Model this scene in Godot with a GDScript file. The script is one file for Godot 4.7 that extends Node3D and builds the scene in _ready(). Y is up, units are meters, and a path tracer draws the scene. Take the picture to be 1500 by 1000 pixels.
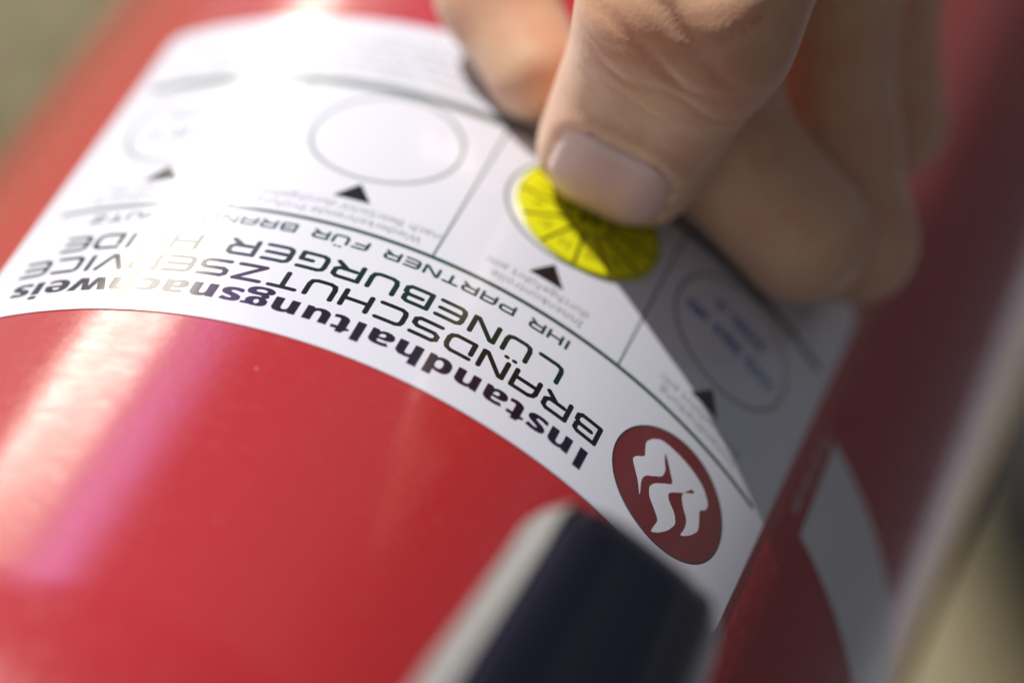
extends Node3D
# Close-up of a red fire extinguisher lying on a bench, low sun from behind left. Lengths in the helpers are millimetres.
const R := 75.0                       # tank radius
const AXIS_Y := 375.0                 # height of the tank axis
const LABEL_Z := 29.6                 # world z (mm) of the label edge nearest the camera
const LABEL_S := 42.6                 # arc position (mm) of the label edge at the right of the picture
const CAM := Vector3(0.0, 0.796983, 0.45)   # in the tank's own frame; TILT turns tank, hand and camera together
const TILT := -0.3
const SUN := Vector3(-0.55, 0.785, -0.245)     # towards the sun

var ink := Color8(15, 17, 18)
var rng := RandomNumberGenerator.new()

# ------------------------------------------------------------------ helpers
func tilted() -> Transform3D:                                  # a turn about the tank axis
	var b := Basis(Vector3(0, 0, 1), TILT)
	var pivot := Vector3(0, AXIS_Y * 0.001, 0)
	return Transform3D(b, pivot - b * pivot)

func meta(o: Node, label := "", category := "", group := "", kind := "") -> void:
	if label: o.set_meta("label", label)
	if category: o.set_meta("category", category)
	if group: o.set_meta("group", group)
	if kind: o.set_meta("kind", kind)

func thing(called: String, label: String, category: String) -> Node3D:
	var o := Node3D.new()
	o.name = called
	add_child(o, true)
	meta(o, label, category)
	return o

func put(called: String, mesh: Mesh, m: Material, parent: Node = self) -> MeshInstance3D:
	var o := MeshInstance3D.new()
	o.name = called
	o.mesh = mesh
	o.material_override = m
	o.cast_shadow = GeometryInstance3D.SHADOW_CASTING_SETTING_ON
	parent.add_child(o, true)
	return o

func lin(r: float, g: float, b: float) -> Color:
	return Color(r, g, b).linear_to_srgb()

func mat(c: Color, rough: float, spec := 0.5) -> StandardMaterial3D:
	var m := StandardMaterial3D.new()
	m.albedo_color = c
	m.roughness = rough
	m.metallic_specular = spec
	return m

func noise_tex(size: int, freq: float, sd: int, octaves := 4, kind := FastNoiseLite.TYPE_SIMPLEX_SMOOTH, ramp: Gradient = null) -> NoiseTexture2D:
	var n := FastNoiseLite.new()
	n.noise_type = kind
	n.seed = sd
	n.frequency = freq
	n.fractal_octaves = octaves
	var t := NoiseTexture2D.new()
	t.width = size
	t.height = size
	t.seamless = true
	t.noise = n
	if ramp: t.color_ramp = ramp
	return t

func ramp(colors: Array, stops: Array) -> Gradient:
	var g := Gradient.new()
	g.offsets = PackedFloat32Array(stops)
	g.colors = PackedColorArray(colors)
	return g

func on_tank(s: float, z: float, lift: float) -> Vector3:      # s = arc length from the top line, z = world mm
	var t := s / R
	return Vector3((R + lift) * sin(t), AXIS_Y + (R + lift) * cos(t), z) * 0.001

func grid_mesh(rows: Array, uvs: Array = [], closed := false) -> ArrayMesh:   # rows of points, smooth
	var st := SurfaceTool.new()
	st.begin(Mesh.PRIMITIVE_TRIANGLES)
	var w: int = rows[0].size()
	for j in rows.size():
		for i in w:
			if uvs: st.set_uv(uvs[j][i])
			st.add_vertex(rows[j][i])
	for j in rows.size() - 1:
		for i in (w if closed else w - 1):
			var a := j * w + i
			var b := j * w + (i + 1) % w
			for k in [a, b, a + w, b, b + w, a + w]: st.add_index(k)
	st.generate_normals()
	return st.commit()

func lathe(profile: Array, n := 96) -> ArrayMesh:              # profile of (radius, z) in mm round the tank axis
	var rows := []
	for q in profile:
		var row := []
		for i in n:
			var t := TAU * i / n
			row.append(Vector3(q.x * sin(t), AXIS_Y + q.x * cos(t), q.y) * 0.001)
		rows.append(row)
	return grid_mesh(rows, [], true)

func box(st: SurfaceTool, at: Vector3, size: Vector3, bevel := 0.004, turn := Basis()) -> void:
	# a box with chamfered edges: each face inset, joined by bevel strips
	var h := size / 2
	var pts := []
	for axis in 3:
		for s in [-1, 1]:
			var f := []
			for c in [[-1, -1], [1, -1], [1, 1], [-1, 1]]:
				var v := Vector3()
				v[axis] = s * h[axis]
				v[(axis + 1) % 3] = c[0] * (h[(axis + 1) % 3] - bevel)
				v[(axis + 2) % 3] = c[1] * (h[(axis + 2) % 3] - bevel)
				f.append(v)
			pts.append(f)
	var put_quad := func(q: Array) -> void:
		var n: Vector3 = (q[1] - q[0]).cross(q[2] - q[0])
		var mid: Vector3 = (q[0] + q[1] + q[2] + q[3]) / 4
		if n.dot(mid) > 0: q = [q[3], q[2], q[1], q[0]]
		for k in [0, 1, 2, 0, 2, 3]: st.add_vertex(at + turn * q[k])
	for f in pts: put_quad.call(f.duplicate())
	for axis in 3:                                             # twelve edge strips
		var u := (axis + 1) % 3
		var w := (axis + 2) % 3
		for su in [-1, 1]:
			for sw in [-1, 1]:
				var q := []
				for e in [[-1, 0], [1, 0], [1, 1], [-1, 1]]:
					var v := Vector3()
					v[axis] = e[0] * (h[axis] - bevel)
					v[u] = su * (h[u] - (0.0 if e[1] == 0 else bevel))
					v[w] = sw * (h[w] - (bevel if e[1] == 0 else 0.0))
					q.append(v)
				put_quad.call(q)
	for sx in [-1, 1]:                                         # eight corners
		for sy in [-1, 1]:
			for sz in [-1, 1]:
				var a := Vector3(sx * h.x, sy * (h.y - bevel), sz * (h.z - bevel))
				var b := Vector3(sx * (h.x - bevel), sy * h.y, sz * (h.z - bevel))
				var c := Vector3(sx * (h.x - bevel), sy * (h.y - bevel), sz * h.z)
				var tri := [a, b, c] if (b - a).cross(c - a).dot(a + b + c) < 0 else [a, c, b]
				for v in tri: st.add_vertex(at + turn * v)

func boxes(list: Array, bevel := 0.004) -> ArrayMesh:
	var st := SurfaceTool.new()
	st.begin(Mesh.PRIMITIVE_TRIANGLES)
	for b in list: box(st, b[0], b[1], bevel)
	st.generate_normals()
	return st.commit()

# ------------------------------------------------------------------ printing: a small rasteriser for flat print
class Print:
	var w: int
	var h: int
	var k: float                                               # pixels per mm
	var data := PackedByteArray()
	func _init(width_mm: float, height_mm: float, per_mm: float, c: Color) -> void:
		w = int(width_mm * per_mm)
		h = int(height_mm * per_mm)
		k = per_mm
		data.resize(w * h * 3)
		var row := PackedByteArray()
		for i in w: row.append_array(PackedByteArray([c.r8, c.g8, c.b8]))
		data.clear()
		for j in h: data.append_array(row)
	func dot(x: int, y: int, c: Color, a := 1.0) -> void:
		if x < 0 or y < 0 or x >= w or y >= h: return
		var i := (y * w + x) * 3
		data[i] = int(lerpf(data[i], c.r8, a))
		data[i + 1] = int(lerpf(data[i + 1], c.g8, a))
		data[i + 2] = int(lerpf(data[i + 2], c.b8, a))
	func line(p: Vector2, q: Vector2, width: float, c: Color) -> void:
		p *= k
		q *= k
		var r := width * k / 2
		var lo := p.min(q) - Vector2(r + 1, r + 1)
		var hi := p.max(q) + Vector2(r + 1, r + 1)
		var d := q - p
		var len2 := maxf(d.length_squared(), 1e-6)
		for y in range(maxi(0, int(lo.y)), mini(h, int(hi.y) + 1)):
			for x in range(maxi(0, int(lo.x)), mini(w, int(hi.x) + 1)):
				var o := Vector2(x + 0.5, y + 0.5) - p
				var away := (o - d * clampf(o.dot(d) / len2, 0, 1)).length()
				if away < r + 0.5: dot(x, y, c, clampf(r + 0.5 - away, 0, 1))
	func path(pts: Array, width: float, c: Color) -> void:
		for i in pts.size() - 1: line(pts[i], pts[i + 1], width, c)
	func poly(pts: PackedVector2Array, c: Color) -> void:
		var lo := INF
		var hi := -INF
		for p in pts:
			lo = minf(lo, p.y * k)
			hi = maxf(hi, p.y * k)
		for y in range(maxi(0, int(lo)), mini(h, int(hi) + 1)):
			for sub in [0.25, 0.75]:
				var yy: float = y + sub
				var xs := []
				for i in pts.size():
					var a := pts[i] * k
					var b := pts[(i + 1) % pts.size()] * k
					if (a.y <= yy) != (b.y <= yy): xs.append(a.x + (yy - a.y) / (b.y - a.y) * (b.x - a.x))
				xs.sort()
				for i in range(0, xs.size() - 1, 2):
					for x in range(maxi(0, int(xs[i] + 0.5)), mini(w, int(xs[i + 1] + 0.5))): dot(x, y, c, 0.5 if sub < 0.5 else 1.0)
	func ring(at: Vector2, r: float, width: float, c: Color, fill := false) -> void:
		var o := r + width
		for y in range(maxi(0, int((at.y - o) * k)), mini(h, int((at.y + o) * k) + 1)):
			for x in range(maxi(0, int((at.x - o) * k)), mini(w, int((at.x + o) * k) + 1)):
				var d := (Vector2(x + 0.5, y + 0.5) / k - at).length()
				var a := clampf(((r - d) if fill else (width / 2 - absf(d - r))) * k + 0.5, 0, 1)
				if a > 0: dot(x, y, c, a)
	func texture() -> ImageTexture:
		return ImageTexture.create_from_image(Image.create_from_data(w, h, false, Image.FORMAT_RGB8, data))

func sans(bold: bool) -> SystemFont:
	var f := SystemFont.new()
	f.font_names = PackedStringArray(["Droid Sans"])
	f.font_weight = 700 if bold else 400
	return f

func letters(words: String, bold: bool) -> Array:              # flat triangles of the words, x from 0, baseline 0, cap height 1
	var out := []
	var base := 0.0
	var cap := 1.0
	for text in ["H", words]:
		var t := TextMesh.new()
		t.font = sans(bold)
		t.font_size = 72
		t.pixel_size = 0.01
		t.depth = 0.0
		t.curve_step = 1.0
		t.text = text
		var a := t.get_mesh_arrays()
		var v: PackedVector3Array = a[Mesh.ARRAY_VERTEX]
		if text == "H" and words != "H" or text == "H" and out.is_empty() and base == 0.0 and cap == 1.0:
			var lo := INF
			var hi := -INF
			for p in v:
				lo = minf(lo, p.y)
				hi = maxf(hi, p.y)
			base = lo
			cap = hi - lo
			if words != "H": continue
		var x0 := INF
		for p in v: x0 = minf(x0, p.x)
		var index = a[Mesh.ARRAY_INDEX]
		var n: int = index.size() if index != null else v.size()
		for i in n:
			var p: Vector3 = v[index[i]] if index != null else v[i]
			out.append(Vector2((p.x - x0) / cap, (p.y - base) / cap))
		break
	return out

func type(pr: Print, words: String, x: float, baseline: float, cap: float, width: float, c: Color, bold := false, turn := 0.0) -> void:
	var tri := letters(words, bold)
	var most := 0.0
	for p in tri: most = maxf(most, p.x)
	var sx := width / most
	for i in range(0, tri.size(), 3):
		var q := PackedVector2Array()
		for j in 3: q.append(Vector2(x, baseline) + Vector2(tri[i + j].x * sx, -tri[i + j].y * cap).rotated(turn))
		pr.poly(q, c)

# wide squared capitals, drawn as strokes in a 1 x 1 box (y down)
const GLYPH := {
	"A": [[0, 1, 0, 0.28, 0.07, 0.1, 0.25, 0, 1, 0, 1, 1], [0, 0.6, 1, 0.6]],
	"B": [[0, 0, 0.8, 0, 0.95, 0.1, 0.95, 0.36, 0.85, 0.47, 0.3, 0.47], [0.85, 0.47, 1, 0.6, 1, 0.88, 0.85, 1, 0, 1, 0, 0]],
	"R": [[0, 1, 0, 0, 0.85, 0, 1, 0.12, 1, 0.48, 0.85, 0.6, 0.2, 0.6], [0.55, 0.6, 1, 1]],
	"N": [[0, 1, 0, 0, 0.12, 0, 0.88, 1, 1, 1, 1, 0]],
	"D": [[0, 0.3, 0, 1, 0.75, 1, 0.93, 0.9, 1, 0.7, 1, 0.3, 0.93, 0.1, 0.75, 0, 0, 0]],
	"S": [[1, 0, 0.15, 0, 0, 0.12, 0, 0.36, 0.15, 0.48, 0.85, 0.48, 1, 0.6, 1, 0.88, 0.85, 1, 0, 1]],
	"C": [[1, 0, 0.2, 0, 0.05, 0.08, 0, 0.25, 0, 0.75, 0.05, 0.92, 0.2, 1, 1, 1]],
	"H": [[0, 0, 0, 1], [1, 0, 1, 1], [0, 0.5, 1, 0.5]],
	"U": [[0, 0, 0, 0.7, 0.06, 0.92, 0.25, 1, 0.75, 1, 0.94, 0.92, 1, 0.7, 1, 0]],
	"T": [[0, 0, 1, 0], [0.5, 0, 0.5, 1]],
	"Z": [[0, 0, 1, 0, 0, 1, 1, 1]],
	"E": [[1, 0, 0.2, 0, 0.05, 0.08, 0, 0.25, 0, 0.75, 0.05, 0.92, 0.2, 1, 1, 1], [0.08, 0.5, 0.95, 0.5]],
	"V": [[0, 0, 0.45, 1, 0.55, 1, 1, 0]],
	"I": [[0, 0, 0, 1]],
	"L": [[0, 0, 0, 0.75, 0.06, 0.93, 0.25, 1, 1, 1]],
	"G": [[1, 0, 0.2, 0, 0.05, 0.08, 0, 0.25, 0, 0.75, 0.05, 0.92, 0.2, 1, 1, 1, 1, 0.52, 0.55, 0.52]],
	"P": [[0, 1, 0, 0, 0.85, 0, 1, 0.12, 1, 0.5, 0.85, 0.62, 0.1, 0.62]],
	"F": [[0, 1, 0, 0.25, 0.06, 0.07, 0.22, 0, 1, 0], [0.05, 0.52, 0.85, 0.52]],
}

func capitals(pr: Print, words: String, x: float, top: float, cap: float, wide: float, pitch: float, space: float, stroke: float, c: Color) -> void:
	for ch in words:
		if ch == " ":
			x += space
			continue
		var key := "U" if ch == "Ü" else ch
		for s in GLYPH[key]:
			var pts := []
			for i in range(0, s.size(), 2): pts.append(Vector2(x + s[i] * (wide - stroke) + stroke / 2, top + stroke / 2 + s[i + 1] * (cap - stroke)))
			pr.path(pts, stroke, c)
		if ch == "Ü":
			for d in [0.36, 0.64]: pr.line(Vector2(x + d * wide - 0.08, top - 0.55 * stroke - 0.3), Vector2(x + d * wide + 0.08, top - 0.55 * stroke - 0.3), stroke * 0.85, c)
		x += pitch * (0.33 if ch == "I" else 1.0)

func greek(pr: Print, x: float, y: float, width: float, size: float, c: Color) -> void:   # a row of print too small to read
	var end := x + width
	while x < end:
		var word := rng.randf_range(1.5, 5.0) * size
		var to := minf(x + word, end)
		while x < to:
			var tall := rng.randf_range(0.7, 1.0) * size
			pr.line(Vector2(x, y), Vector2(x + rng.randf_range(-0.1, 0.2) * size, y - tall), size * 0.16, c)
			pr.line(Vector2(x, y - rng.randf() * tall), Vector2(x + 0.4 * size, y - rng.randf() * tall), size * 0.14, c)
			x += 0.62 * size
		x += 0.5 * size

func smooth(pts: Array, rounds := 2) -> PackedVector2Array:    # Chaikin
	var a := PackedVector2Array(pts)
	for r in rounds:
		var b := PackedVector2Array()
		for i in a.size():
			var p := a[i]
			var q := a[(i + 1) % a.size()]
			b.append(p.lerp(q, 0.2))
			b.append(p.lerp(q, 0.8))
		a = b
	return a

func label_print() -> Print:
	var pr := Print.new(109.2, 72.6, 18.7, Color8(213, 215, 227))
	var green := Color8(8, 58, 34)
	var soft := Color8(112, 128, 120)
	var heavy := Color8(26, 15, 38)
	pr.poly(PackedVector2Array([Vector2(26.2, 3.5), Vector2(27.4, 3.5), Vector2(27.4, 7.2), Vector2(26.2, 7.2)]), heavy)
	for o in [Vector2(-0.09, 0), Vector2(0.09, 0), Vector2(0, 0.05)]: type(pr, "nstandhaltungsnachweis", 28.6 + o.x, 7.15 + o.y, 3.6, 75.5, heavy, true)
	capitals(pr, "BRANDSCHUTZSERVICE", 25.8, 8.9, 3.75, 3.95, 4.6, 3.0, 0.68, ink)
	capitals(pr, "LÜNEBURGER HEIDE", 33.5, 14.0, 3.7, 3.9, 4.56, 3.0, 0.68, Color8(8, 38, 28))
	capitals(pr, "IHR PARTNER FÜR BRANDSCHUTZ", 34.6, 20.75, 1.95, 2.2, 2.6, 1.65, 0.4, Color8(6, 50, 34))
	pr.line(Vector2(2.9, 24.4), Vector2(105.1, 24.4), 0.7, green)
	pr.line(Vector2(2.9, 56.4), Vector2(105.1, 56.4), 1.7, Color8(96, 108, 102))
	for x in [28.0, 54.7, 81.6]: pr.line(Vector2(x, 24.6), Vector2(x, 56.4), 0.28, Color8(70, 92, 80))
	var grey := Color8(120, 132, 128)
	type(pr, "Instandhaltung", 7.9, 27.3, 1.35, 14.0, grey)
	type(pr, "durchgeführt am:", 7.7, 29.4, 1.35, 14.8, grey)
	type(pr, "Innenkontrolle", 34.4, 27.3, 1.35, 13.0, grey)
	type(pr, "durchgeführt am:", 34.2, 29.4, 1.35, 14.6, grey)
	type(pr, "Wiederkehrende Prüfung", 57.0, 27.2, 1.35, 22.2, grey)
	type(pr, "nach BetrSichV durchgeführt", 55.2, 29.3, 1.35, 25.6, grey)
	greek(pr, 84.5, 27.2, 17.0, 1.3, grey)
	greek(pr, 85.5, 29.3, 15.0, 1.3, grey)
	for x in [15.4, 41.0, 67.6, 93.6]:
		pr.poly(PackedVector2Array([Vector2(x - 2.5, 30.5), Vector2(x + 2.5, 30.5), Vector2(x, 34.2)]), ink)
		pr.ring(Vector2(x + 0.3, 45.2), 9.8, 0.45, soft)
	greek(pr, 86.5, 44.0, 14.0, 2.6, Color8(120, 130, 140))
	greek(pr, 88.0, 48.5, 11.0, 2.2, Color8(120, 130, 140))
	var blue := Color8(48, 98, 172)
	greek(pr, 8.0, 45.4, 15.8, 1.9, blue)
	greek(pr, 8.2, 45.2, 15.4, 2.1, blue)
	greek(pr, 11.8, 49.4, 7.8, 2.1, blue)
	greek(pr, 12.0, 49.5, 7.6, 1.8, blue)
	for row in 5: greek(pr, 4.0 + row % 2, 60.2 + row * 2.2, 99.0 - 6.0 * (row % 3), 1.4, Color8(140, 148, 146))
	# round mark with white flames
	pr.ring(Vector2(14.3, 12.6), 9.45, 0.0, Color8(22, 30, 26), true)
	pr.ring(Vector2(14.3, 12.6), 9.25, 0.0, Color8(108, 36, 40), true)
	var white := Color8(213, 215, 227)
	pr.poly(smooth([Vector2(19.6, 18.0), Vector2(20.3, 16.6), Vector2(19.9, 15.2), Vector2(19.5, 14.2), Vector2(20.6, 13.1), Vector2(20.9, 12.2), Vector2(20.0, 11.0), Vector2(18.9, 9.6), Vector2(18.0, 7.9), Vector2(17.9, 8.0), Vector2(18.6, 10.2), Vector2(18.4, 11.5), Vector2(17.3, 12.6), Vector2(16.3, 13.7), Vector2(16.2, 15.0), Vector2(17.0, 16.5), Vector2(17.4, 17.7), Vector2(16.6, 16.9), Vector2(15.6, 15.6), Vector2(14.5, 14.2), Vector2(15.6, 13.1), Vector2(16.9, 11.6), Vector2(17.3, 10.4), Vector2(16.7, 9.0), Vector2(15.3, 7.9), Vector2(14.2, 6.9), Vector2(14.4, 5.4), Vector2(14.5, 4.2), Vector2(13.4, 5.3), Vector2(12.4, 7.0), Vector2(11.8, 9.0), Vector2(12.6, 10.4), Vector2(14.2, 11.4), Vector2(14.6, 12.4), Vector2(13.3, 14.0), Vector2(11.9, 15.6), Vector2(11.3, 16.2), Vector2(11.8, 16.6), Vector2(12.3, 15.6), Vector2(12.9, 14.1), Vector2(12.0, 12.6), Vector2(10.7, 11.4), Vector2(10.4, 9.8), Vector2(10.7, 8.0), Vector2(9.4, 9.6), Vector2(8.5, 11.7), Vector2(9.1, 13.4), Vector2(9.7, 14.8), Vector2(8.8, 15.8), Vector2(8.9, 17.1), Vector2(10.6, 18.6), Vector2(12.8, 19.2), Vector2(14.9, 19.4), Vector2(17.0, 19.3), Vector2(18.6, 19.0)], 2), white)
	return pr

func sticker_print() -> Print:
	var pr := Print.new(20.6, 20.6, 24.0, Color8(219, 217, 18))
	var c := Vector2(10.3, 10.3)
	var dark := Color8(30, 34, 4)
	pr.ring(c, 3.0, 0.2, dark)
	pr.ring(c, 9.75, 0.14, dark)
	for i in 12:
		var d := Vector2.from_angle(TAU * (i + 0.5) / 12)
		pr.line(c + d * 3.0, c + d * 9.7, 0.4, dark)
		var at := c + Vector2.from_angle(TAU * i / 12) * 7.2
		var turn := TAU * i / 12 + PI / 2
		var words := str(i + 1)
		var width := 0.8 if words.length() == 1 else 1.5
		var from := at + Vector2(-width / 2, 0.95).rotated(turn)
		type(pr, words, from.x, from.y, 1.4, width, dark, false, turn)
	type(pr, "24", c.x - 1.5, c.y + 0.9, 1.8, 3.0, dark, true)
	return pr

# ------------------------------------------------------------------ hand: one distance field, meshed as surface nets (mm)
const LO := Vector3(-66, 440, -206)
const CELL := 0.9
const NX := 164
const NY := 166
const NZ := 232
var field := PackedFloat32Array()

func blank() -> PackedFloat32Array:
	var f := PackedFloat32Array()
	f.resize(NX * NY * NZ)
	f.fill(30.0)
	return f

func bone(f: PackedFloat32Array, a: Vector3, b: Vector3, ra: float, rb: float, k: float, lateral := Vector3.ZERO, wa := 0.0, wb := 0.0) -> PackedFloat32Array:
	var m := maxf(ra + wa, rb + wb) + 7.0
	var lo := ((a.min(b) - Vector3(m, m, m) - LO) / CELL).floor()
	var hi := ((a.max(b) + Vector3(m, m, m) - LO) / CELL).ceil()
	var ba := b - a
	var len2 := ba.length_squared()
	for z in range(maxi(0, int(lo.z)), mini(NZ, int(hi.z))):
		for y in range(maxi(0, int(lo.y)), mini(NY, int(hi.y))):
			var i := (z * NY + y) * NX
			for x in range(maxi(0, int(lo.x)), mini(NX, int(hi.x))):
				var o := LO + Vector3(x, y, z) * CELL - a
				var t := clampf(o.dot(ba) / len2, 0.0, 1.0)
				var q := o - ba * t
				if wa > 0.0:
					var w := lerpf(wa, wb, t)
					q -= lateral * clampf(q.dot(lateral), -w, w)
				var d := q.length() - lerpf(ra, rb, t)
				var e := f[i + x]
				var h := maxf(k - absf(d - e), 0.0) / k
				f[i + x] = minf(d, e) - h * h * k * 0.25
	return f

func digit(joints: Array, radii: Array, k := 4.0, lateral := Vector3.ZERO, wide: Array = []) -> void:
	var f := blank()
	for i in joints.size() - 1:
		f = bone(f, joints[i], joints[i + 1], radii[i], radii[i + 1], k, lateral, wide[i] if wide else 0.0, wide[i + 1] if wide else 0.0)
	var kk := 1.0
	for i in f.size():
		var d := f[i]
		if d < 29.0:
			var e := field[i]
			var h := maxf(kk - absf(d - e), 0.0) / kk
			field[i] = minf(d, e) - h * h * kk * 0.25

func sample(p: Vector3) -> float:
	var g := (p - LO) / CELL
	var b := g.floor()
	var t := g - b
	var x := clampi(int(b.x), 0, NX - 2)
	var y := clampi(int(b.y), 0, NY - 2)
	var z := clampi(int(b.z), 0, NZ - 2)
	var i := (z * NY + y) * NX + x
	var s := NX * NY
	var a := lerpf(lerpf(field[i], field[i + 1], t.x), lerpf(field[i + NX], field[i + NX + 1], t.x), t.y)
	var c := lerpf(lerpf(field[i + s], field[i + s + 1], t.x), lerpf(field[i + s + NX], field[i + s + NX + 1], t.x), t.y)
	return lerpf(a, c, t.z)

func slope(p: Vector3) -> Vector3:
	var e := 0.9
	return Vector3(sample(p + Vector3(e, 0, 0)) - sample(p - Vector3(e, 0, 0)), sample(p + Vector3(0, e, 0)) - sample(p - Vector3(0, e, 0)), sample(p + Vector3(0, 0, e)) - sample(p - Vector3(0, 0, e))).normalized()

# thumb frame
var tip := Vector3(1.9, 458.5, -21.3)
var ip := Vector3(0.8, 483.0, -17.8)
var base := Vector3(-0.7, 509.5, -41.0)
var ta: Vector3                                                # towards the tip
var tl: Vector3                                                # across the nail, to the picture's left
var tn: Vector3                                                # out of the nail
const NAIL_LO := -6.2                                          # free edge, measured from the tip joint towards the knuckle
const NAIL_HI := 9.2                                           # cuticle
const NAIL_W := 8.1

func nail_edge(v: float, x: float) -> float:                   # signed distance to the nail outline, roughly; negative inside
	var mid := (NAIL_LO + NAIL_HI) / 2
	var p := Vector2(absf(x), absf(v - mid)) - Vector2(NAIL_W, (NAIL_HI - NAIL_LO) / 2) + Vector2(6.0, 6.0)
	return minf(maxf(p.x, p.y), 0.0) + p.max(Vector2.ZERO).length() - 6.0

func relief(p: Vector3, n: Vector3) -> float:                  # folds of the thumb's skin, mm outwards
	var o := p - tip
	var v := -o.dot(ta)
	var x := o.dot(tl)
	var facing := n.dot(tn)
	var out := 0.0
	if facing > 0.0 and v > -12 and v < 45 and absf(x) < 16:
		var f := clampf(facing * 2.0, 0, 1)
		if v < 16:
			var d := nail_edge(v, x)
			if d > 0.0:
				var wall := 0.36 * exp(-pow((d - 1.3) / 1.2, 2.0))
				out += f * wall * smoothstep(-7.0, -2.0, v)
			else:
				out -= f * 0.2
		for k in [[18.0, 0.2, 0.9], [22.0, 0.36, 0.9], [25.6, 0.5, 0.95], [28.6, 0.4, 0.9], [31.4, 0.48, 0.95], [35.0, 0.34, 0.9]]:
			var bend: float = k[0] + 0.9 * sin(x * 0.5 + k[0]) + 0.03 * x * x * (1.0 if k[0] > 30 else -0.6)
			var fade := clampf(1.25 - absf(x) / 11.0, 0, 1) * f
			out -= fade * k[1] * exp(-pow((v - bend) / k[2], 2.0))
		out += 0.5 * f * exp(-pow((v - 27.0) / 6.0, 2.0)) * exp(-x * x / 60.0)
	return out

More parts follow.
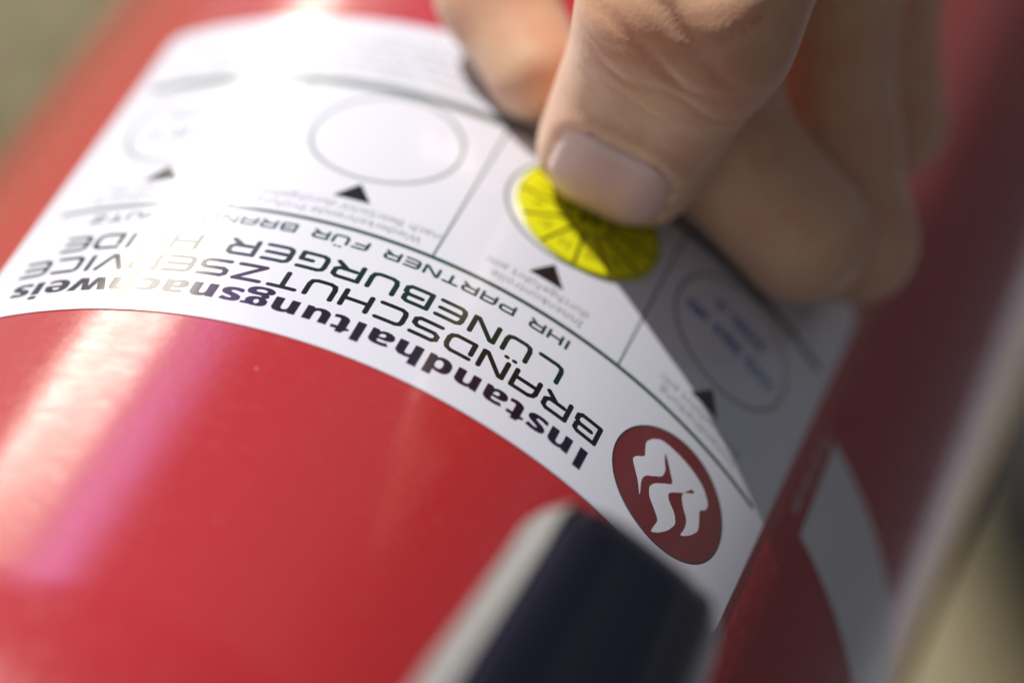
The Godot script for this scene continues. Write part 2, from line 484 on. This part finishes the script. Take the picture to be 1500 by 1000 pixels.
func build_hand() -> void:
	var o := thing("hand", "bare hand pressing the yellow sticker down with its thumb, fingers curled on the red tank", "person")
	o.transform = tilted()
	ta = (tip - ip).normalized()
	var view := (CAM * 1000 - tip).normalized()
	tn = (view - ta * view.dot(ta)).normalized()
	tl = ta.cross(tn)
	field = blank()
	digit([tip, ip, base, Vector3(6, 540, -62)], [8.6, 10.2, 10.6, 13.0], 4.0, tl, [2.4, 2.9, 2.6, 2.0])
	digit([Vector3(-12.8, 455.4, -31.4), Vector3(-22.5, 457.0, -40.0), Vector3(-24.5, 472, -61), Vector3(-14, 512, -84)], [6.6, 7.4, 8.2, 10.0], 3.0)
	digit([Vector3(27.5, 454.3, -30.7), Vector3(11.0, 460.0, -32.0), Vector3(0.5, 475, -40), Vector3(2, 514, -84)], [9.0, 9.3, 9.6, 10.5], 3.0)
	digit([Vector3(34.4, 451.0, -40.0), Vector3(25.0, 457.5, -48.2), Vector3(14.6, 472, -59), Vector3(14, 510, -96)], [8.4, 8.6, 9.0, 10.0], 3.0)
	digit([Vector3(31.9, 451.4, -68.0), Vector3(25.5, 457.0, -73.0), Vector3(19.7, 470, -79), Vector3(24, 504, -106)], [7.7, 7.9, 8.3, 9.5], 3.0)
	# palm, heel of the thumb, wrist
	for b in [[Vector3(-12, 514, -84), Vector3(0, 540, -140), 11.0, 16.0], [Vector3(2, 516, -86), Vector3(4, 542, -140), 12.0, 17.0], [Vector3(14, 512, -96), Vector3(12, 538, -142), 11.5, 16.0], [Vector3(24, 506, -106), Vector3(20, 532, -145), 10.5, 15.0], [Vector3(4, 536, -66), Vector3(6, 546, -138), 13.0, 17.0], [Vector3(4, 542, -140), Vector3(8, 556, -220), 19.0, 21.0], [Vector3(14, 538, -142), Vector3(18, 552, -220), 18.0, 21.0]]:
		field = bone(field, b[0], b[1], b[2], b[3], 8.0)
	var st := SurfaceTool.new()
	st.begin(Mesh.PRIMITIVE_TRIANGLES)
	var blotch := FastNoiseLite.new()
	blotch.frequency = 0.09
	blotch.seed = 5
	var at := {}
	var count := 0
	var s := NX * NY
	var corner := [0, 1, NX, NX + 1, s, s + 1, s + NX, s + NX + 1]
	for z in NZ - 1:
		for y in NY - 1:
			var i0 := (z * NY + y) * NX
			for x in NX - 1:
				var i := i0 + x
				if absf(field[i]) > 2.0: continue
				var inside := 0
				for k in corner:
					if field[i + k] < 0.0: inside += 1
				if inside == 0 or inside == 8: continue
				var sum := Vector3.ZERO
				var n := 0
				for e in [[0, 1], [2, 3], [4, 5], [6, 7], [0, 2], [1, 3], [4, 6], [5, 7], [0, 4], [1, 5], [2, 6], [3, 7]]:
					var da := field[i + corner[e[0]]]
					var db := field[i + corner[e[1]]]
					if (da < 0.0) != (db < 0.0):
						var pa := Vector3(e[0] & 1, (e[0] >> 1) & 1, e[0] >> 2)
						var pb := Vector3(e[1] & 1, (e[1] >> 1) & 1, e[1] >> 2)
						sum += pa.lerp(pb, da / (da - db))
						n += 1
				var p := LO + (Vector3(x, y, z) + sum / n) * CELL
				var nrm := slope(p)
				p -= nrm * sample(p)
				p += nrm * relief(p, nrm)
				var t1 := nrm.cross(Vector3(0.3, 0.5, 0.81)).normalized()
				var t2 := nrm.cross(t1)
				var e2 := 0.35
				var r0 := relief(p, nrm)
				var bent := (nrm - t1 * (relief(p + t1 * e2, nrm) - r0) / e2 - t2 * (relief(p + t2 * e2, nrm) - r0) / e2).normalized()
				var bl := blotch.get_noise_3dv(p)
				var v := -(p - tip).dot(ta)
				var red := 0.5 + 0.9 * bl + 0.7 * blotch.get_noise_3dv(p * 3.7) + 0.4 * blotch.get_noise_3dv(p * 9.0)
				var c := Color(0.68, 0.45, 0.29).lerp(Color(0.63, 0.31, 0.20), clampf(red, 0, 1) * 0.7)
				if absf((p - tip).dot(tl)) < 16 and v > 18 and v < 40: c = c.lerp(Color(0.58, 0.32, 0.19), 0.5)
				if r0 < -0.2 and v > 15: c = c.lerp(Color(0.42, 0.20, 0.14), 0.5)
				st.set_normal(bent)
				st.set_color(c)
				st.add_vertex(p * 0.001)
				at[i] = count
				count += 1
	for i in at:
		var d: float = field[i]
		for ax in [[1, NX, s], [NX, s, 1], [s, 1, NX]]:
			if (d < 0.0) != (field[i + ax[0]] < 0.0) and at.has(i - ax[1]) and at.has(i - ax[2]) and at.has(i - ax[1] - ax[2]):
				var q := [at[i], at[i - ax[1]], at[i - ax[1] - ax[2]], at[i - ax[2]]]
				if d < 0.0: q.reverse()
				for k in [0, 1, 2, 0, 2, 3]: st.add_index(q[k])
	var skin := mat(Color.WHITE, 0.46, 0.45)
	skin.vertex_color_use_as_albedo = true
	skin.subsurf_scatter_enabled = true
	skin.subsurf_scatter_strength = 0.22
	skin.rim_enabled = true
	skin.rim = 0.5
	skin.rim_tint = 0.3
	skin.heightmap_enabled = true
	skin.heightmap_texture = noise_tex(512, 0.035, 11, 3, FastNoiseLite.TYPE_CELLULAR)
	skin.heightmap_scale = 0.006
	skin.uv1_triplanar = true
	skin.uv1_scale = Vector3(70, 70, 70)
	put("skin", st.commit(), skin, o)
	# the thumb nail: a curved plate seated in its fold
	var rows := []
	var cols := []
	var nu := 28
	var nv := 30
	for j in nv + 1:
		var row := []
		var colr := []
		var v := lerpf(NAIL_LO, NAIL_HI, float(j) / nv)
		var mid := (NAIL_LO + NAIL_HI) / 2
		var half_v := (NAIL_HI - NAIL_LO) / 2
		var over := maxf(0.0, absf(v - mid) - (half_v - 6.0))
		var half := NAIL_W - 6.0 + sqrt(maxf(0.0, 6.0 * 6.0 - over * over))
		for i in nu + 1:
			var u := 2.0 * i / nu - 1.0
			var p := tip - ta * v + tl * u * half + tn * 16.0
			for k in 40:
				var d := sample(p)
				if d < 0.02: break
				p -= tn * d * 0.8
			p += tn * (0.17 - 0.4 * smoothstep(0.86, 1.0, absf(u)) - (0.5 * smoothstep(0.85, 1.0, (v - mid) / half_v)))
			row.append(p * 0.001)
			var pink := Color(0.72, 0.51, 0.43).lerp(Color(0.66, 0.38, 0.36), clampf(1.0 - absf(u) * 0.8, 0, 1))
			var tone := pink
			if v < NAIL_LO + 1.7 + 0.5 * u * u: tone = Color(0.64, 0.52, 0.42)
			if v > NAIL_HI - 2.6 and absf(u) < 0.7: tone = pink.lerp(Color(0.66, 0.5, 0.44), 0.6)
			colr.append(tone)
		rows.append(row)
		cols.append(colr)
	var ns := SurfaceTool.new()
	ns.begin(Mesh.PRIMITIVE_TRIANGLES)
	for j in nv + 1:
		for i in nu + 1:
			ns.set_color(cols[j][i])
			ns.add_vertex(rows[j][i])
	for j in nv:
		for i in nu:
			var a := j * (nu + 1) + i
			for k in [a, a + 1, a + nu + 1, a + 1, a + nu + 2, a + nu + 1]: ns.add_index(k)
	ns.generate_normals()
	var nm := mat(Color.WHITE, 0.3, 0.5)
	nm.vertex_color_use_as_albedo = true
	put("nail", ns.commit(), nm, o)
	# sleeve beyond the wrist
	var rr := []
	for q in [[0.0, 27.0], [0.05, 30.0], [0.5, 33.0], [1.0, 40.0], [1.0, 36.0], [0.1, 25.0]]:
		var row := []
		var c := Vector3(12, 550, -178).lerp(Vector3(18, 585, -330), q[0])
		var ax := Vector3(6, 35, -152).normalized()
		var e1 := ax.cross(Vector3.UP).normalized()
		var e2 := ax.cross(e1)
		for i in 32:
			var t := TAU * i / 32
			row.append((c + (e1 * cos(t) * 1.05 + e2 * sin(t) * 0.95) * q[1] * (1.0 + 0.02 * sin(t * 5 + q[0] * 9))) * 0.001)
		rr.append(row)
	put("sleeve", grid_mesh(rr, [], true), mat(lin(0.03, 0.035, 0.05), 0.9, 0.3), o)

# ------------------------------------------------------------------ the extinguisher
func build_extinguisher() -> void:
	var o := thing("fire_extinguisher", "glossy red fire extinguisher lying down with a white printed label round its tank", "fire extinguisher")
	o.transform = tilted()
	var paint := mat(lin(0.42, 0.022, 0.026), 0.2, 0.5)
	paint.clearcoat_enabled = true
	paint.clearcoat = 0.75
	paint.clearcoat_roughness = 0.09
	paint.heightmap_enabled = true
	paint.heightmap_texture = noise_tex(512, 0.02, 3, 3)
	paint.heightmap_scale = 0.0028
	paint.uv1_triplanar = true
	paint.uv1_scale = Vector3(45, 45, 45)
	paint.roughness = 0.3
	paint.roughness_texture = noise_tex(512, 0.012, 8, 4, FastNoiseLite.TYPE_SIMPLEX_SMOOTH, ramp([Color(0.45, 0.45, 0.45), Color(0.7, 0.7, 0.7), Color(1, 1, 1)], [0.3, 0.6, 0.8]))
	var prof := []
	for i in 13:                                               # domed shoulder at the valve end
		var t := PI / 2 * i / 12
		prof.append(Vector2(R * (0.24 + 0.76 * sin(t)) if i < 12 else R, 83.0 + 64.0 * cos(t)))
	prof.push_front(Vector2(17, 150.0))
	for i in 14: prof.append(Vector2(R, 82.0 - i * 27.3))
	for q in [[74.6, -276], [73.5, -279], [72.4, -280], [72.4, -284], [73.8, -286], [73.8, -296], [72.0, -297.5], [1.0, -297.5]]: prof.append(Vector2(q[0], q[1]))
	put("tank", lathe(prof, 192), paint, o)
	# printed label: a thin sheet round the tank
	var sheet := mat(Color.WHITE, 0.17, 0.5)
	sheet.albedo_texture = label_print().texture()
	sheet.texture_repeat = false
	sheet.clearcoat_enabled = true
	sheet.clearcoat = 0.6
	sheet.clearcoat_roughness = 0.08
	var wide := 109.2
	var tall := 72.6
	var rows := []
	var uvs := []
	var ys := [0.0, 0.15, 0.5, 1.0, 1.6, 2.2]
	for i in 18: ys.append(2.2 + (tall - 4.4) * (i + 1) / 18.0)
	for y in [1.6, 1.0, 0.5, 0.15, 0.0]: ys.append(tall - y)
	for y in ys:
		var c := 2.2 - minf(2.2, minf(y, tall - y))
		var inset := 2.2 - sqrt(maxf(0.0, 2.2 * 2.2 - c * c))
		var row := []
		var ur := []
		for i in 97:
			var x := lerpf(inset, wide - inset, i / 96.0)
			row.append(on_tank(LABEL_S - x, LABEL_Z - y, 0.12))
			ur.append(Vector2(x / wide, y / tall))
		rows.append(row)
		uvs.append(ur)
	put("inspection_label", grid_mesh(rows, uvs), sheet, o)
	var rim := []                                              # the cut edge of the sheet
	var loop := []
	for i in 97: loop.append(rows[0][i])
	for j in range(1, rows.size()): loop.append(rows[j][96])
	for i in range(95, -1, -1): loop.append(rows[rows.size() - 1][i])
	for j in range(rows.size() - 2, 0, -1): loop.append(rows[j][0])
	var low := []
	for p in loop:
		var q: Vector3 = p - Vector3(0, AXIS_Y * 0.001, 0)
		q = Vector3(q.x, q.y, 0).normalized() * (R - 0.05) * 0.001
		low.append(Vector3(q.x, q.y + AXIS_Y * 0.001, p.z))
	rim = [loop, low]
	put("label_edge", grid_mesh(rim, [], true), mat(lin(0.75, 0.75, 0.78), 0.5), o.get_node("inspection_label"))
	# white printed band of the main panel, at the right, and the tiny white rows beside it
	var white := mat(lin(0.72, 0.73, 0.74), 0.25)
	rows = []
	for j in 13:
		var z := lerpf(-1.0, -20.6, j / 12.0)
		var row := []
		for i in 49: row.append(on_tank(lerpf(48.9 - 0.9 * (j / 12.0), 150.0, i / 48.0), z, 0.08))
		rows.append(row)
	put("white_band", grid_mesh(rows), white, o)
	var st := SurfaceTool.new()
	st.begin(Mesh.PRIMITIVE_TRIANGLES)
	for line in 2:
		for k in 26:
			var z := -2.6 - k * 0.68
			if k % 7 == 6: continue
			var s0 := 45.6 + line * 0.8
			for q in [[s0, z, s0 + 0.6, z - 0.22], [s0 + 0.05 + 0.3 * rng.randf(), z - 0.05, s0 + 0.2 + 0.25 * rng.randf(), z - 0.5]]:
				var v := [on_tank(q[0], q[1], 0.06), on_tank(q[2], q[1], 0.06), on_tank(q[2], q[3], 0.06), on_tank(q[0], q[3], 0.06)]
				for i in [0, 1, 2, 0, 2, 3]: st.add_vertex(v[i])
	st.generate_normals()
	put("small_print", st.commit(), white, o).set_meta("kind", "stuff")
	# dust flecks on the paint
	st = SurfaceTool.new()
	st.begin(Mesh.PRIMITIVE_TRIANGLES)
	for k in 150:
		var s0 := rng.randf_range(-70.0, 100.0)
		var z0 := rng.randf_range(-90.0, 76.0)
		var on_label := s0 < LABEL_S + 1.0 and z0 < LABEL_Z + 1.0 and z0 > LABEL_Z - 73.0
		if on_label: continue
		var big := 0.05 + 0.13 * pow(rng.randf(), 3.0)
		var v := []
		for i in 6:
			var t := TAU * i / 6 + rng.randf() * 0.5
			v.append(on_tank(s0 + cos(t) * big * rng.randf_range(0.6, 1.3), z0 + sin(t) * big * rng.randf_range(0.6, 1.3), 0.03))
		for i in 4:
			for p in [v[0], v[i + 1], v[i + 2]]: st.add_vertex(p)
	st.generate_normals()
	put("dust", st.commit(), mat(lin(0.5, 0.46, 0.42), 0.9), o).set_meta("kind", "stuff")
	# black nozzle clipped along the tank, with its hose up to the valve
	var black := mat(lin(0.005, 0.005, 0.013), 0.16, 0.5)
	var section := smooth([Vector2(12.4, 1.4), Vector2(8.2, 6.4), Vector2(-8.2, 6.6), Vector2(-12.6, 1.2), Vector2(-12.4, -5.0), Vector2(-10.5, -6.6), Vector2(10.5, -6.6), Vector2(12.4, -5.0)], 3)
	var spine := []
	for t in [0.05, 0.3, 0.8, 1.6, 2.6, 3.8, 5.0, 6.5, 12.0, 22.0, 34.0, 47.0, 66.0]: spine.append([38.4 + t, 1.0 - 0.55 * (1.0 - sqrt(1.0 - pow(1.0 - minf(t / 4.5, 1.0), 2.0))), 1.0 - 0.46 * (1.0 - sqrt(1.0 - pow(1.0 - minf(t / 6.5, 1.0), 2.0)))])
	spine.append([106.0, 0.93, 0.95])
	spine.append([107.0, 0.8, 0.85])
	rows = []
	var mid := Vector3(25.8, 464.2, 17.5)
	var across := Vector3(1, -0.17, 0).normalized()
	var outw := Vector3(0.17, 1, 0).normalized()
	rows.append([])
	for i in section.size(): rows[0].append((mid + Vector3(0, 0, 38.35)) * 0.001)
	for q in spine:
		var row := []
		for p in section:
			var k: float = q[1]
			row.append((mid + across * p.x * float(q[2]) * 1.07 * (0.97 + 0.24 * smoothstep(38.0, 92.0, q[0])) + outw * p.y * k + Vector3(0, 0, q[0])) * 0.001)
		rows.append(row)
	rows.append([])
	for i in section.size(): rows[-1].append((mid + Vector3(0, 0, 107.2)) * 0.001)
	put("nozzle", grid_mesh(rows, [], true), black, o)
	# pale strips over the nozzle flanks, with the sky sheen put into their colour
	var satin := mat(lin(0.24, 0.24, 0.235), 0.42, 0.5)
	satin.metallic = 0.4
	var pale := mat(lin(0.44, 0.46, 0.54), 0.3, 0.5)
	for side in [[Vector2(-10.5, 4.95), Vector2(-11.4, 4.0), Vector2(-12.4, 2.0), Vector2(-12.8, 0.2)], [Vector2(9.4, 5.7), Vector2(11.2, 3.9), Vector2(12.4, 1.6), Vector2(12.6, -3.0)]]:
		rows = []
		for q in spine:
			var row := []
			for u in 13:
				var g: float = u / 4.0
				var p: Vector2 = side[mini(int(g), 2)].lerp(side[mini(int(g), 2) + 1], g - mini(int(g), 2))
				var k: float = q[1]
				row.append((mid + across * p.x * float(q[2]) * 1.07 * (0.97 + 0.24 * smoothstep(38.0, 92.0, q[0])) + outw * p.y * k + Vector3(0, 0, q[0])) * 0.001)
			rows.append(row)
		put("painted_sheen", grid_mesh(rows), satin if side[0].x < 0 else pale, o.get_node("nozzle"))
	var curve := Curve3D.new()
	curve.add_point(Vector3(24.4, 464.0, 121), Vector3.ZERO, Vector3(0, 0, 40))
	curve.add_point(Vector3(30, 440, 190), Vector3(0, 4, -30), Vector3(0, -10, 30))
	curve.add_point(Vector3(4, 380, 204), Vector3(16, 20, 4), Vector3.ZERO)
	rows = []
	var n := 30
	for j in n + 1:
		var p := curve.sample_baked(curve.get_baked_length() * j / n)
		var ax := (curve.sample_baked(minf(curve.get_baked_length(), curve.get_baked_length() * j / n + 1)) - curve.sample_baked(maxf(0, curve.get_baked_length() * j / n - 1))).normalized()
		var e1 := ax.cross(Vector3(0.9, 0.1, 0.2)).normalized()
		var e2 := ax.cross(e1)
		var row := []
		for i in 20: row.append((p + (e1 * cos(TAU * i / 20) + e2 * sin(TAU * i / 20)) * 6.0) * 0.001)
		rows.append(row)
	put("hose", grid_mesh(rows, [], true), mat(lin(0.015, 0.015, 0.016), 0.6, 0.4), o)
	var brass := mat(lin(0.55, 0.40, 0.16), 0.35)
	brass.metallic = 1.0
	put("valve", lathe([Vector2(1, 222), Vector2(14, 222), Vector2(16, 219), Vector2(16, 196), Vector2(14, 193), Vector2(14, 172), Vector2(21, 170), Vector2(21, 158), Vector2(16, 155)], 48), brass, o)

func build_sticker() -> void:
	var m := mat(Color.WHITE, 0.35, 0.5)
	m.albedo_texture = sticker_print().texture()
	m.texture_repeat = false
	var rows := []
	var uvs := []
	var c := Vector2(40.7, 45.8)
	for j in 13:
		var row := []
		var ur := []
		for i in 72:
			var t := TAU * i / 72
			var r := 10.1 * minf(j / 11.0, 1.0)
			var d := Vector2(cos(t), sin(t)) * r
			var lift := 0.3 + 0.35 * pow(j / 12.0, 4.0) * (0.5 + 0.5 * sin(t * 2 + 1.0))
			row.append(on_tank(LABEL_S - c.x + 0.8 - d.x, LABEL_Z - c.y - d.y, lift if j < 12 else 0.14))
			ur.append(Vector2(0.5, 0.5) + d.rotated(0.35) / 20.6)
		rows.append(row)
		uvs.append(ur)
	var o := put("inspection_sticker", grid_mesh(rows, uvs, true), m)
	o.transform = tilted()
	meta(o, "round yellow sticker with black month sectors being pressed under the thumb", "sticker")

# ------------------------------------------------------------------ surroundings
func build_ground() -> void:
	var soil := mat(Color.WHITE, 0.95, 0.3)
	soil.albedo_texture = noise_tex(1024, 0.012, 21, 5, FastNoiseLite.TYPE_SIMPLEX_SMOOTH, ramp([lin(0.14, 0.12, 0.07), lin(0.24, 0.21, 0.13), lin(0.32, 0.29, 0.2)], [0.2, 0.5, 0.8]))
	soil.uv1_triplanar = true
	soil.uv1_scale = Vector3(1.3, 1.3, 1.3)
	var rows := []
	for j in 41:
		var row := []
		for i in 41:
			var x := pow(absf(i - 20.0) / 20.0, 3.0) * signf(i - 20.0) * 300.0
			var z := pow(absf(j - 20.0) / 20.0, 3.0) * signf(j - 20.0) * 300.0
			row.append(Vector3(x, 0, z))
		rows.append(row)
	meta(put("ground", grid_mesh(rows), soil), "", "", "", "structure")
	var added_dark_ground := mat(Color.WHITE, 0.95, 0.2)  # unseen dark sheet added to darken reflections on the tank's right
	added_dark_ground.albedo_texture = noise_tex(512, 0.03, 41, 5, FastNoiseLite.TYPE_SIMPLEX_SMOOTH, ramp([lin(0.028, 0.028, 0.034), lin(0.055, 0.055, 0.065)], [0.3, 0.7]))
	added_dark_ground.uv1_triplanar = true
	added_dark_ground.uv1_scale = Vector3(0.7, 0.7, 0.7)
	rows = []
	for j in 30:
		var row := []
		var z := 4.0 - pow(j / 29.0, 3.0) * 250.0
		for i in 20: row.append(Vector3(0.24 + 0.05 * sin(j * 1.7) + pow(i / 19.0, 3.0) * 250.0, 0.004, z))
		rows.append(row)
	meta(put("added_dark_ground", grid_mesh(rows), added_dark_ground), "", "", "", "structure")
	var pale := mat(lin(0.52, 0.48, 0.40), 0.85, 0.4)  # unseen pale sheet added to lighten reflections on the tank's left
	rows = []
	for j in 12:
		var row := []
		for i in 12:
			var q := Vector2.from_angle(deg_to_rad(-118.0 + 60.0 * i / 11.0)) * (1.35 + 3.2 * j / 11.0)
			row.append(Vector3(q.x, 0.004, q.y))
		rows.append(row)
	meta(put("path", grid_mesh(rows), pale), "", "", "", "structure")
	rows = []
	for j in 12:
		var row := []
		for i in 6: row.append(Vector3(lerpf(0.25, 0.37, i / 5.0), 0.008, lerpf(0.6, -1.6, j / 11.0)))
		rows.append(row)
	var pale_strip := mat(Color.WHITE, 0.8, 0.4)  # unseen strip added for the bluish reflection along the tank's right edge
	pale_strip.albedo_texture = noise_tex(256, 0.02, 51, 4, FastNoiseLite.TYPE_SIMPLEX_SMOOTH, ramp([lin(0.20, 0.21, 0.25), lin(0.38, 0.39, 0.45)], [0.3, 0.7]))
	pale_strip.uv1_triplanar = true
	pale_strip.uv1_scale = Vector3(3, 3, 3)
	meta(put("added_pale_strip", grid_mesh(rows), pale_strip), "", "", "", "structure")
	# dry grass to the left of the bench
	var st := SurfaceTool.new()
	st.begin(Mesh.PRIMITIVE_TRIANGLES)
	for i in 3000:
		var p := Vector3(-0.19 - pow(rng.randf(), 1.3) * 0.7, 0, -0.25 - rng.randf() * 1.5)
		var a := rng.randf() * TAU
		var side := Vector3(cos(a), 0, sin(a)) * rng.randf_range(0.0015, 0.003)
		var lean := Vector3(rng.randf_range(-1, 1), 0, rng.randf_range(-1, 1)) * 0.03
		var tall := rng.randf_range(0.015, 0.045)
		var c := Color(0.24, 0.27, 0.14).lerp(Color(0.52, 0.5, 0.33), rng.randf())
		for v in [p - side, p + side, p + lean * 0.4 + Vector3(0, tall * 0.6, 0) + side * 0.6, p - side, p + lean * 0.4 + Vector3(0, tall * 0.6, 0) + side * 0.6, p + lean + Vector3(0, tall, 0)]:
			st.set_color(c)
			st.add_vertex(v)
	st.generate_normals()
	var gm := mat(Color.WHITE, 0.8, 0.3)
	gm.vertex_color_use_as_albedo = true
	meta(put("grass", st.commit(), gm), "olive dry grass beside the bench, far out of focus", "grass", "", "stuff")

func build_bench() -> void:
	var o := thing("bench", "narrow wooden bench under the red fire extinguisher", "bench")
	var wood := mat(Color.WHITE, 0.75, 0.4)
	wood.albedo_texture = noise_tex(512, 0.01, 31, 4, FastNoiseLite.TYPE_SIMPLEX_SMOOTH, ramp([lin(0.16, 0.10, 0.055), lin(0.30, 0.20, 0.12)], [0.3, 0.7]))
	wood.uv1_triplanar = true
	wood.uv1_scale = Vector3(12, 12, 1.5)
	for x in [-0.026, 0.008]: put("plank", boxes([[Vector3(x, 0.285, -0.08), Vector3(0.032, 0.028, 0.40)]]), wood, o)
	for z in [0.08, -0.22]:
		for x in [-0.032, 0.014]: put("leg", boxes([[Vector3(x, 0.125, z), Vector3(0.024, 0.25, 0.03)]]), wood, o)
		put("rail", boxes([[Vector3(-0.009, 0.2605, z), Vector3(0.066, 0.020, 0.034)]], 0.002), wood, o)

func build_stone() -> void:
	var n := FastNoiseLite.new()
	n.seed = 9
	n.frequency = 9.0
	var rows := []
	for j in 17:
		var row := []
		for i in 32:
			var th := PI * j / 16
			var d := Vector3(sin(th) * cos(TAU * i / 32), cos(th), sin(th) * sin(TAU * i / 32))
			row.append(d * Vector3(0.062, 0.045, 0.085) * (1.0 + 0.25 * n.get_noise_3dv(d * 0.12)))
		rows.append(row)
	var m := put("stone", grid_mesh(rows, [], true), mat(lin(0.02, 0.02, 0.018), 0.85, 0.3))
	m.position = Vector3(0.082, 0.03, -0.56)
	meta(m, "dark blurred stone on the sandy ground at the right edge", "stone")

func sky_image() -> Image:
	var w := 512
	var h := 256
	var im := Image.create(w, h, false, Image.FORMAT_RGBF)
	var sun := SUN.normalized()
	var n := FastNoiseLite.new()
	n.seed = 77
	n.frequency = 1.6
	n.fractal_octaves = 4
	var sun_az := atan2(sun.x, -sun.z)
	for y in h:
		var el := PI / 2 - PI * (y + 0.5) / h
		for x in w:
			var az := TAU * (x + 0.5) / w
			var d := Vector3(sin(az) * cos(el), sin(el), -cos(az) * cos(el))
			if el < 0:
				im.set_pixel(x, y, Color(0.12, 0.10, 0.07))
				continue
			var deg := rad_to_deg(el)
			var up := 1.0 - exp(-deg / 15.0)
			var c := Color(0.25, 0.24, 0.225).lerp(Color(0.05, 0.056, 0.075), up)
			c *= lerpf(0.62, 4.2, pow(0.5 + 0.5 * cos(az - sun_az + 0.5), 1.6)) if el > 0 else 1.0  # added fill: sky brightened towards the sun side to light the thumb
			var q := d / maxf(d.y + 0.12, 0.12)
			var cloud := smoothstep(0.05, 0.5, n.get_noise_2d(q.x, q.z) + 0.1)
			c = c.lerp(Color(0.3, 0.3, 0.31), cloud * 0.5)
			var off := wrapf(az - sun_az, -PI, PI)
			# bright band and violet patch added for tank reflections, then the sun glow
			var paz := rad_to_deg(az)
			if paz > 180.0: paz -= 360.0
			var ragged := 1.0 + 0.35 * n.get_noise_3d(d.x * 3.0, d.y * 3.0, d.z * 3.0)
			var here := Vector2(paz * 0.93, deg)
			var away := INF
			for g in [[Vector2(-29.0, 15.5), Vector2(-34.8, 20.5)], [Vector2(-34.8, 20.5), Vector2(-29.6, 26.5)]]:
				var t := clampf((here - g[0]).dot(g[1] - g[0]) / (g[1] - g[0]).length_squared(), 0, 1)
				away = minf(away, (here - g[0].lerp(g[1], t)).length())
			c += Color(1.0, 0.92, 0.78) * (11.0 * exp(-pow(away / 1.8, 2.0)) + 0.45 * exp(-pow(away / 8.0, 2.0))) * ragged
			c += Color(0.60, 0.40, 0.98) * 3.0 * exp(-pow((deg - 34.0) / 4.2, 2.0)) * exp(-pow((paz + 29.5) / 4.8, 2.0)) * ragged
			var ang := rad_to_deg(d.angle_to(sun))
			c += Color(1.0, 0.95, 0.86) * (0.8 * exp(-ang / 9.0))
			im.set_pixel(x, y, c)
	return im

func _ready() -> void:
	rng.seed = 4
	var cam := Camera3D.new()
	cam.name = "camera"
	var lens := CameraAttributesPhysical.new()
	lens.frustum_focal_length = 160.5586
	lens.frustum_focus_distance = 0.555
	lens.frustum_near = 0.02
	lens.frustum_far = 2000.0
	lens.exposure_aperture = 5.5
	cam.attributes = lens
	cam.fov = 8.548574
	cam.near = 0.02
	cam.far = 2000.0
	cam.transform = tilted() * Transform3D(Basis(Vector3(0.86906589, 0.38900267, -0.30561642), Vector3(-0.49468754, 0.67968892, -0.54157844), Vector3(-0.00295136, 0.62185199, 0.78312923)), CAM)
	add_child(cam)
	cam.current = true
	var env := Environment.new()
	env.background_mode = Environment.BG_SKY
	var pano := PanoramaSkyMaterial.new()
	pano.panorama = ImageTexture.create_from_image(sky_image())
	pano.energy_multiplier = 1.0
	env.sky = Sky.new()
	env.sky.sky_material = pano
	env.tonemap_mode = Environment.TONE_MAPPER_LINEAR
	env.tonemap_exposure = 1.01
	env.sdfgi_enabled = true
	env.ssao_enabled = true
	env.ssil_enabled = true
	var we := WorldEnvironment.new()
	we.name = "daylight"
	we.environment = env
	add_child(we)
	var sun := DirectionalLight3D.new()
	sun.name = "sun"
	sun.light_energy = 1.5
	sun.light_color = Color(1.0, 0.975, 0.95)
	sun.light_angular_distance = 0.5
	sun.shadow_enabled = true
	add_child(sun)
	sun.look_at_from_position(SUN * 10.0, Vector3.ZERO)
	build_ground()
	build_bench()
	build_extinguisher()
	build_sticker()
	build_hand()
	build_stone()
